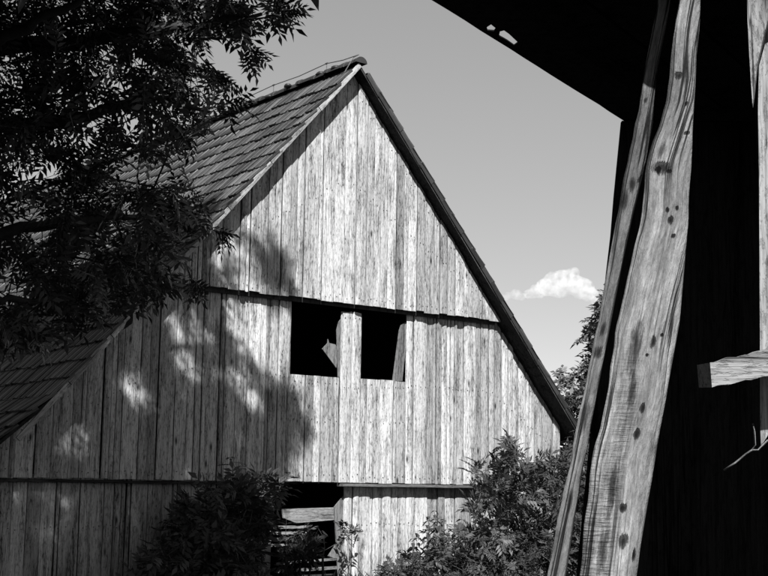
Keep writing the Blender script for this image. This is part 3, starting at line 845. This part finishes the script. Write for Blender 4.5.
# nettles
def nettle(px, top, out_, label, sc=1.0):
    foot = gable_depth(px, 560, out_); foot.z = 0
    root = empty('nettle', foot); tag(root, label, 'plant', 'nettles at the foot of the gable')
    st = MB(); vv = []; ff = []
    for k in range(3):
        b = Vector((random.gauss(0, .06), random.gauss(0, .06), 0))
        tp = gable_depth(px + random.uniform(-7, 7), top + (0 if k == 0 else random.uniform(6, 22)), out_) - foot
        st.tube([b, b.lerp(tp, .5) + rv3(.02), tp], [.008, .006, .003], 5)
        n = int(tp.z / .075)
        for i in range(n):
            t = .15 + .85 * i / n; q = b.lerp(tp, t); a0 = i * 1.57 + random.uniform(-.3, .3); L = (.20 - .11 * t) * sc * random.uniform(.8, 1.2)
            for sgn in (0, math.pi):
                a = a0 + sgn; d = Vector((math.cos(a), math.sin(a), random.uniform(-.5, .15))); e = Vector((-math.sin(a), math.cos(a), 0))
                bi = len(vv)
                tz = Vector((0, 0, random.uniform(-.16, .16) * L)); vv += [q, q + d * L * .4 + e * L * .26 + tz, q + d * L - Vector((0, 0, L * .6)), q + d * L * .4 - e * L * .26 - tz]; ff.append((bi, bi+1, bi+2, bi+3))
    st.build('stem', M_STEM, root, True); mesh_obj('leaves', vv, ff, M_ELDER, root)
for px, top, lab in ((384, 552, 'short nettle leftmost before the pale boards'), (398, 562, 'low nettle between the short one and the group'), (414, 534, 'nettle left of the two tallest'), (422, 512, 'tallest nettle before the pale lower boards'),
                     (436, 506, 'tall nettle just left of the elder bush'), (447, 524, 'nettle half hidden by the low shrub'), (405, 545, 'slim nettle second from the short one'), (457, 515, 'nettle touching the right elder bush')):
    nettle(px, top, random.uniform(.5, 1.2), lab)

# grass at the foot of the barn
GV, GF = [], []
for i in range(5000):
    q = BW @ Vector((random.uniform(-6.5, 6.5), -random.uniform(.02, 3.5) , 0)); h = random.uniform(.12, .4); a = random.uniform(0, 6.28)
    e = Vector((math.cos(a), math.sin(a), 0)) * .006; l_ = rv3(.09); b = len(GV)
    GV += [tuple(q - e), tuple(q + e), tuple(q + Vector((l_.x * .4, l_.y * .4, h * .6)) + e * .6), tuple(q + Vector((l_.x, l_.y, h)))]
    GF.append((b, b + 1, b + 2, b + 3))
tag(np_obj('grass', GV, GF, M_GRASS), 'unmown grass along the foot of the barn', 'grass', kind='stuff')

# ------------------------------------------------------------------ far tree
ft_c = at(645, 400, 46.0); ft = empty('broadleaf_tree', (ft_c.x, ft_c.y, 0))
tag(ft, 'distant leafy tree seen between barn eave and leaning posts', 'tree')
FO = Vector((ft_c.x, ft_c.y, 0))
tk = MB(); lv = Leaves(leaf_template(3, .34, .23, .12, droop=.4, start=.2, rach=.008)); tw = MB()
tk.tube([Vector(p) for p in ((0, 0, -.1), (.05, 0, 1.5), (0, .1, 4), (.1, .1, 7), (.05, 0, 9.2))], [.28, .22, .17, .09, .02], 9)
def ft_r(z):
    if z < 1.2 or z > 9.3: return 0
    return 3.15 * min(1, ((9.3 - z) / 5.2)) ** .75 * min(1, (z - .6) / 1.0)
for i in range(150):
    z = random.uniform(1.3, 9.1); a = random.uniform(0, 6.28); r = ft_r(z) * random.uniform(.8, 1.08)
    tip = Vector((r * math.cos(a), r * math.sin(a), z)); b = Vector((0, .05, max(.8, z - r * .55)))
    tw.tube([b, b.lerp(tip, .5) + Vector((0, 0, .12)), tip], [.04, .025, .008], 4, False)
    for k in range(19):
        t = random.uniform(.15, 1.0) ** .8; p = b.lerp(tip, t) + rv3(.2); d = (tip - b).normalized() + rv3(.5)
        sprig(lv, tw, p, d, .35, 4, 1.0, None, .006)
tk.build('trunk', M_BARK, ft, True); tag(tw.build('branches', M_BARK, ft, True), kind='stuff'); tag(lv.build('crown', M_FARLEAF, ft), kind='stuff')

hl = Leaves(leaf_template(3, .6, .42, .24, droop=.4, start=.2, rach=.01))
for i in range(5200):
    x = random.uniform(-30, 70); y = 78 + random.gauss(0, 1.3) + 6 * mnoise.noise((x * .05, 3, 1)); h = 3.6 + 2.2 * mnoise.noise((x * .12, 0, 5)) + .9 * mnoise.noise((x * .5, 0, 9))
    hl.add((x, y, random.uniform(.05, 1) ** .8 * h), rv3(1).normalized(), Vector((0, 0, .6)) + rv3(.5), random.uniform(.8, 1.3))
tag(hl.build('hedgerow', M_FARLEAF, None), 'far hedgerow beyond the meadow behind the barn', 'hedge', kind='stuff')

# ------------------------------------------------------------------ lean-to shed at the right
shed = empty('lean_to_shed', (1.6, 3.6, 0)); SO = Vector((1.6, 3.6, 0))
tag(shed, 'black open lean-to shed with leaning hewn posts close at the right', 'shed')
ZR = 3.0
P1 = at_z(432, 0, ZR); P2 = at_z(621, 119, ZR); dv = (P2 - P1)
def local(p): return Vector(p) - SO
# felt sheet with torn holes near its edge
front_y = 2.80
P0 = P1 + dv * ((front_y - P1.y) / dv.y)
PE = P2 + dv * .06
outl = [P0]
for i in range(1, 25):
    t = i / 25; q = P0.lerp(PE, t); q = q + Vector((.004 * mnoise.noise((t * 14, 1, 2)) + .005 * mnoise.noise((t * 45, 3, 2)), 0, 0)); outl.append(q)
outl += [PE, Vector((3.6, PE.y + .1, ZR)), Vector((3.6, front_y - .1, ZR))]
holes = [[(486.5, 27.5), (491, 24.5), (496, 28.5), (494, 31), (487.5, 30.5)], [(500, 31.5), (504, 30.5), (509, 34), (518, 42.5), (514, 45.5), (507, 40.5), (499, 36)]]
import bmesh
bm = bmesh.new(); edges = []
def loop(pts):
    vs = [bm.verts.new(local(p)) for p in pts]
    for a, b in zip(vs, vs[1:] + vs[:1]): edges.append(bm.edges.new((a, b)))
loop(outl)
for h in holes: loop([at_z(x, y, ZR) for x, y in h])
bmesh.ops.triangle_fill(bm, use_beauty=True, edges=edges)
bmesh.ops.recalc_face_normals(bm, faces=bm.faces)
r_ = bmesh.ops.extrude_face_region(bm, geom=bm.faces[:])
for e in r_['geom']:
    if isinstance(e, bmesh.types.BMVert): e.co.z += .004
me = bpy.data.meshes.new('roof_sheet'); bm.to_mesh(me); bm.free(); me.materials.append(M_FELT)
sroof = bpy.data.objects.new('roof', me); COL.objects.link(sroof); sroof.parent = shed
# roof boards and rafters under the felt, set back from the torn edge
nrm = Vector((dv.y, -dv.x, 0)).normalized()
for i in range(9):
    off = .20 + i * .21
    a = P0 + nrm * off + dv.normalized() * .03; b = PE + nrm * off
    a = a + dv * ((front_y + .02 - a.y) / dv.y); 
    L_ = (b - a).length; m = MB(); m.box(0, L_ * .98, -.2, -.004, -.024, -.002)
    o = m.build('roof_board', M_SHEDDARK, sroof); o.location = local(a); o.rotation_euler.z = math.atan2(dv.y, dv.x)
# back wall of upright boards; its left edge leans like the posts
def bwp(px, py, d=4.5): return at(px, py, d)
def prism(pts2, dvec, name, mat, parent):
    pts = [local(p) for p in pts2]; n = len(pts); c = sum(pts, Vector()) / n; d = Vector(dvec)
    v = [p - c for p in pts] + [p - c + d for p in pts]
    f = [tuple(range(n-1, -1, -1)), tuple(range(n, 2*n))] + [((i+1) % n, n+(i+1) % n, n+i, i) for i in range(n)]
    return mesh_obj(name, v, f, mat, parent, loc=c)
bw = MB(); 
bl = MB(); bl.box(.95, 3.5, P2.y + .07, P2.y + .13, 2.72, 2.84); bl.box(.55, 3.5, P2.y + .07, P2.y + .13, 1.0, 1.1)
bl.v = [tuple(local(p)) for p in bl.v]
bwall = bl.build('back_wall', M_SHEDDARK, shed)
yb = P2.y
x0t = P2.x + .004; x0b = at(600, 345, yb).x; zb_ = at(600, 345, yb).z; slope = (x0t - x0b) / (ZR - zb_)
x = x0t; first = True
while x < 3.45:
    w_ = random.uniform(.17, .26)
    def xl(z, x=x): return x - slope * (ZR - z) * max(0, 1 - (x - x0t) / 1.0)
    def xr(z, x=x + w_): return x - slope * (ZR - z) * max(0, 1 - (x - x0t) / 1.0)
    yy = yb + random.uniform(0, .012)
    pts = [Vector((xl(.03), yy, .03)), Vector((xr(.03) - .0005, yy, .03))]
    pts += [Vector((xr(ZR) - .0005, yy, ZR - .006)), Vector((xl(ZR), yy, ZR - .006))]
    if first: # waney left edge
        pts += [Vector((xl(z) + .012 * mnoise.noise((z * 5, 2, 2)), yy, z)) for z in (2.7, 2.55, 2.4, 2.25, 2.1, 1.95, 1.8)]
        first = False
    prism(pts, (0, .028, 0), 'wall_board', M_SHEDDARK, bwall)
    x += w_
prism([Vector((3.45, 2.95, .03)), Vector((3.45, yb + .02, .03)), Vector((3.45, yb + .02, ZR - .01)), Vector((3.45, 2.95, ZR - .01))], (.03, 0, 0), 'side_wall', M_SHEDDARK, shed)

def hewn(name, left, right, depth0, depth1, thick, mat, lab=None, extra_top=.12, seed=1, skew=0.0, back_in=.9):
    """a hewn timber through the given left and right edge pixels; depth runs from depth0 at its top to depth1 at its foot"""
    ys_ = sorted(set([y for _, y in left] + [y for _, y in right]))
    y0, y1 = ys_[0], ys_[-1]
    def ip(tab, y): return float(np.interp(y, [b for a, b in tab], [a for a, b in tab]))
    rows = []; N = 90
    ext = []
    for j in range(N + 1):
        y = y0 + (y1 - y0) * j / N; d = depth0 + (depth1 - depth0) * j / N
        ext.append((at(ip(left, y), y, d), at(ip(right, y), y, d)))
    # continue to the ground and above the frame
    dl = (ext[-1][0] - ext[-16][0]); dr = (ext[-1][1] - ext[-16][1]); k = -ext[-1][0].z / dl.z
    low = []
    for q in range(1, 9):
        low.append((ext[-1][0] + dl * (k * q / 8), ext[-1][1] + dr * (k * q / 8)))
    dl = (ext[0][0] - ext[12][0]); dr = (ext[0][1] - ext[12][1]); k = extra_top / dl.z
    top = [(ext[0][0] + dl * k, ext[0][1] + dr * k)]
    seq = top + ext + low
    v, f, uvs = [], [], []; fr = [(0, .07), (.035, .008), (.25, 0), (.5, -.006), (.75, 0), (.965, .008), (1, .07), (1, .5), (.98, 1), (.5, 1.0), (.02, 1), (0, .5)]
    n = len(fr)
    for L, R in seq:
        ax = (R - L); wd = ax.length; ax.normalize(); nb = Vector((-ax.y, ax.x, 0)).normalized()
        nb = (nb + ax * skew).normalized()
        for i, (a, b) in enumerate(fr):
            p = L + ax * (wd * a) + nb * (thick * b)
            q = p * 1.0
            w1 = mnoise.noise((p.x * 9 + seed * 7, p.y * 9, p.z * 3.2)) * .008 + mnoise.noise((p.x * 40 + seed, p.y * 40, p.z * 16)) * .0050
            if i in (2, 3, 4): w1 *= .8
            uvs.append((a * wd if b < .09 else (-.02 - b * thick if a < .3 else wd + b * thick), p.z))
            v.append(p + nb * w1 + ax * (w1 * .6 if i in (0, 1, 5, 6) else 0))
    c = (seq[-1][0] + seq[-1][1]) / 2; c.z = 0
    for j in range(len(seq) - 1):
        for i in range(n): f.append((j*n+i, (j+1)*n+i, (j+1)*n+(i+1) % n, j*n+(i+1) % n))
    f += [tuple(range(n)), tuple((len(seq)-1)*n+i for i in range(n-1, -1, -1))]
    o = mesh_obj(name, [p - c for p in v], f, mat, shed, True, loc=c - SO)
    ul = o.data.uv_layers.new(name='UVMap')
    for lp in o.data.loops: ul.data[lp.index].uv = uvs[lp.vertex_index]
    if lab: o['label'] = lab
    return o
TL = [(679.5, 0), (676, 18), (673.5, 36), (672, 56), (670.5, 77), (666, 101), (656, 132), (648, 157), (645, 170), (642, 214), (632, 256), (621.6, 300), (614.7, 332), (604, 403), (591, 462), (585, 514), (577.6, 576)]
TR = [(699, 0), (700, 20), (697, 44), (696, 75), (694, 104), (691, 166), (688, 200), (685, 259), (679.5, 320), (670, 372), (661.7, 415), (649, 492), (641, 540), (634.8, 576)]
SL = [(656, 10), (647, 58), (638, 110), (626, 170), (616, 225), (607, 275), (595, 336), (581, 405), (566, 480), (548, 576)]
SR = [(668, 10), (657, 66), (653, 120), (643, 170), (632, 215), (622, 262), (607.5, 336), (594, 405), (580, 478), (565, 576)]
def spot(x, y, rx, ry, dk, L, d0, d1):
    d = d0 + (d1 - d0) * (y - L[0][1]) / (L[-1][1] - L[0][1]); lx = float(np.interp(y, [b for a, b in L], [a for a, b in L]))
    return ((x - lx) / F * d, at(x, y, d).z, .8 * rx / F * d, .8 * ry / F * d, dk)
SPT = [(662, 168, 11, 8, .15), (658, 170, 4, 4, .05), (670, 171, 3, 3, .06), (662, 150, 4, 11, .5), (671, 220, 3, 5, .05), (677.5, 208, 2, 3, .08), (668, 210, 2, 3, .1), (674, 236, 2.4, 3, .05), (688, 133, 3, 3, .1),
       (653.6, 342, 3, 7, .12), (662, 335, 1.7, 2, .05), (647, 355, 1.7, 2, .05), (642.6, 408, 2.6, 6, .1), (636.6, 434, 4, 6, .1), (636, 345, 7, 34, .35), (632, 392, 4.5, 22, .35), (622.5, 508, 5, 5, .07), (622.5, 541, 5, 8, .1), (632.5, 555, 2.2, 7, .06),
       (612, 489, 5, 30, .4), (602, 550, 6, 24, .4), (679, 76, 4, 5, .15), (687, 104, 2, 3, .1), (655, 450, 5, 14, .5)]
M_THICK = post_mat('thick_hewn_timber', 0.25, [spot(*q, TL, 2.72, 2.55) for q in SPT], saw=(0, .075, 1.52, 1.95))
M_THIN = post_mat('thin_hewn_timber', 0.17, [spot(*q, SL, 3.18, 3.05) for q in ((632, 185, 4, 10, .3), (625, 200, 4, 14, .4), (641, 180, 3, 5, .15), (603, 330, 3, 9, .35), (585, 420, 4, 20, .5), (646, 100, 2, 4, .3), (570, 500, 3, 14, .4), (598, 352, 5, 8, .3))])
hewn('leaning_post', TL, TR, 2.72, 2.55, .14, M_THICK, 'thick hewn leaning post with knots and worm holes', seed=2, skew=.22, extra_top=.30)
hewn('leaning_post', SL, SR, 3.18, 3.05, .07, M_THIN, 'thin leaning post, its top in the roof shadow', extra_top=.05, seed=5, skew=.2)
# planks at the right edge of the frame
def pix_plank(name, pix, depth, th, mat=M_SIDEPLANK):
    pts = [at(x, y, depth) for x, y in pix]
    return prism(pts[::-1], (th * .32, th, 0), name, mat, shed)
pix_plank('plank', [(746.5, -40), (747.5, 20), (749, 50), (751, 84), (752.5, 104), (754.5, 90), (757, 64), (761, 48), (764, 34), (768, 20), (774, -40)], 2.80, .03)
pix_plank('plank', [(765, 44), (759, 66), (758, 110), (759, 170), (759.5, 260), (760, 340), (760, 420), (761, 446), (765, 440), (772, 428), (800, 700), (830, 1400), (880, 1400), (830, 40), (790, 30)], 2.84, .05)
pts = [at_z(780, 300, 2.9) * 1]
pp = MB(); pp.box(.86, 1.02, 2.90, 2.98, 0, ZR - .006); pp.v = [tuple(local(p)) for p in pp.v]; pp.build('door_post', M_SHEDDARK, shed)
# sawn brace nailed across the planks
A_, B_ = (698, 366), (800, 341.5)
C_, D_ = (712, 387.5), (800, 366)
dep = 2.72
bt = at(698, 365, 2.86); v = [at(710, 362.5, dep), at(712, 387.5, dep), at(880, 350.5, dep), at(880, 323, dep)]
vb = [at(697, 366, dep + .09), at(699, 388, dep + .09), at(880, 350.5, dep) + Vector((0, .09, 0)), at(880, 323, dep) + Vector((0, .09, 0))]
cc = sum(v, Vector()) / 4; V8 = []
brv, brf = [], []
N = 30
for j in range(N + 1):
    t = j / N
    ring = [v[0].lerp(v[3], t), v[1].lerp(v[2], t), vb[1].lerp(vb[2], t), vb[0].lerp(vb[3], t)]
    for i, p in enumerate(ring):
        brv.append(p + Vector((0, 0, .005 * mnoise.noise((t * 14, i * 3.1, 4)) + .003 * mnoise.noise((t * 50, i * 3.1, 8)))) - cc)
for j in range(N):
    for i in range(4): brf.append((j*4+i, j*4+(i+1) % 4, (j+1)*4+(i+1) % 4, (j+1)*4+i))
brf += [(3, 2, 1, 0), tuple(N*4+i for i in range(4))]
o = mesh_obj('brace', brv, brf, M_BRACE, shed, loc=cc - SO)
# bent wire ends
for pix in ([(724, 470), (735, 463), (746, 454), (752, 450), (758, 450), (768, 440)], [(753, 424), (754.5, 432), (755, 445), (752, 450)]):
    m = MB(); m.tube([local(at(x, y, 2.83 - .02 * (i % 2))) for i, (x, y) in enumerate(pix)], .0022, 5)
    m.build('bent_wire', M_WIREPALE, shed, True)

# ------------------------------------------------------------------ clouds
def cloud(name, label, lumps, depth, dens):
    t = bpy.data.materials.new(name + '_vapour'); t.use_nodes = True; n = t.node_tree; n.nodes.clear()
    o = n.nodes.new('ShaderNodeOutputMaterial'); pv = n.nodes.new('ShaderNodeVolumePrincipled')
    pv.inputs['Color'].default_value = (1, 1, 1, 1); pv.inputs['Anisotropy'].default_value = -0.1
    tc = n.nodes.new('ShaderNodeTexCoord'); nz = n.nodes.new('ShaderNodeTexNoise'); nz.inputs['Scale'].default_value = .035; nz.inputs['Detail'].default_value = 5
    n.links.new(tc.outputs['Object'], nz.inputs['Vector'])
    mr = n.nodes.new('ShaderNodeMapRange'); mr.inputs['From Min'].default_value = .38; mr.inputs['From Max'].default_value = .62
    mr.inputs['To Min'].default_value = dens * .1; mr.inputs['To Max'].default_value = dens * 2; n.links.new(nz.outputs['Fac'], mr.inputs['Value'])
    n.links.new(mr.outputs[0], pv.inputs['Density']); n.links.new(pv.outputs[0], o.inputs['Volume'])
    c0 = at(lumps[0][0], lumps[0][1], depth); mb = bpy.data.meshes.new(name); bm = bmesh.new()
    for x, y, r in lumps:
        rr = r / F * depth; p = at(x, y, depth) - c0 + Vector((0, random.uniform(-.4, .4) * rr, 0))
        bmesh.ops.create_icosphere(bm, subdivisions=3, radius=rr, matrix=Matrix.Translation(p) @ Matrix.Diagonal((1, 1, .85, 1)))
    bm.to_mesh(mb); bm.free(); mb.materials.append(t)
    ob = bpy.data.objects.new(name, mb); COL.objects.link(ob); ob.location = c0
    md = ob.modifiers.new('fuse', 'REMESH'); md.mode = 'VOXEL'; md.voxel_size = 3.0 / F * depth * .55
    tx = bpy.data.textures.new(name + '_puff', 'CLOUDS'); tx.noise_scale = 6 / F * depth; tx.noise_depth = 3
    dm = ob.modifiers.new('puff', 'DISPLACE'); dm.texture = tx; dm.strength = 5.5 / F * depth; dm.mid_level = .5; dm.texture_coords = 'LOCAL'
    tag(ob, label, 'cloud', 'clouds low in the sky')
cloud('cloud', 'white puffy cloud low in the sky beside the posts', [(560, 287, 13), (548, 286, 12), (538, 291, 9), (570, 283, 13), (582, 288, 13), (590, 295, 9), (530, 294, 6), (563, 276, 9), (573, 273, 7), (598, 300, 8), (552, 277, 7)], 6000, .006)
cloud('cloud', 'small faint wisp of cloud just right of the roof edge', [(508, 296, 5), (515, 295, 6), (522, 297, 5), (500, 298, 4)], 6000, .004)
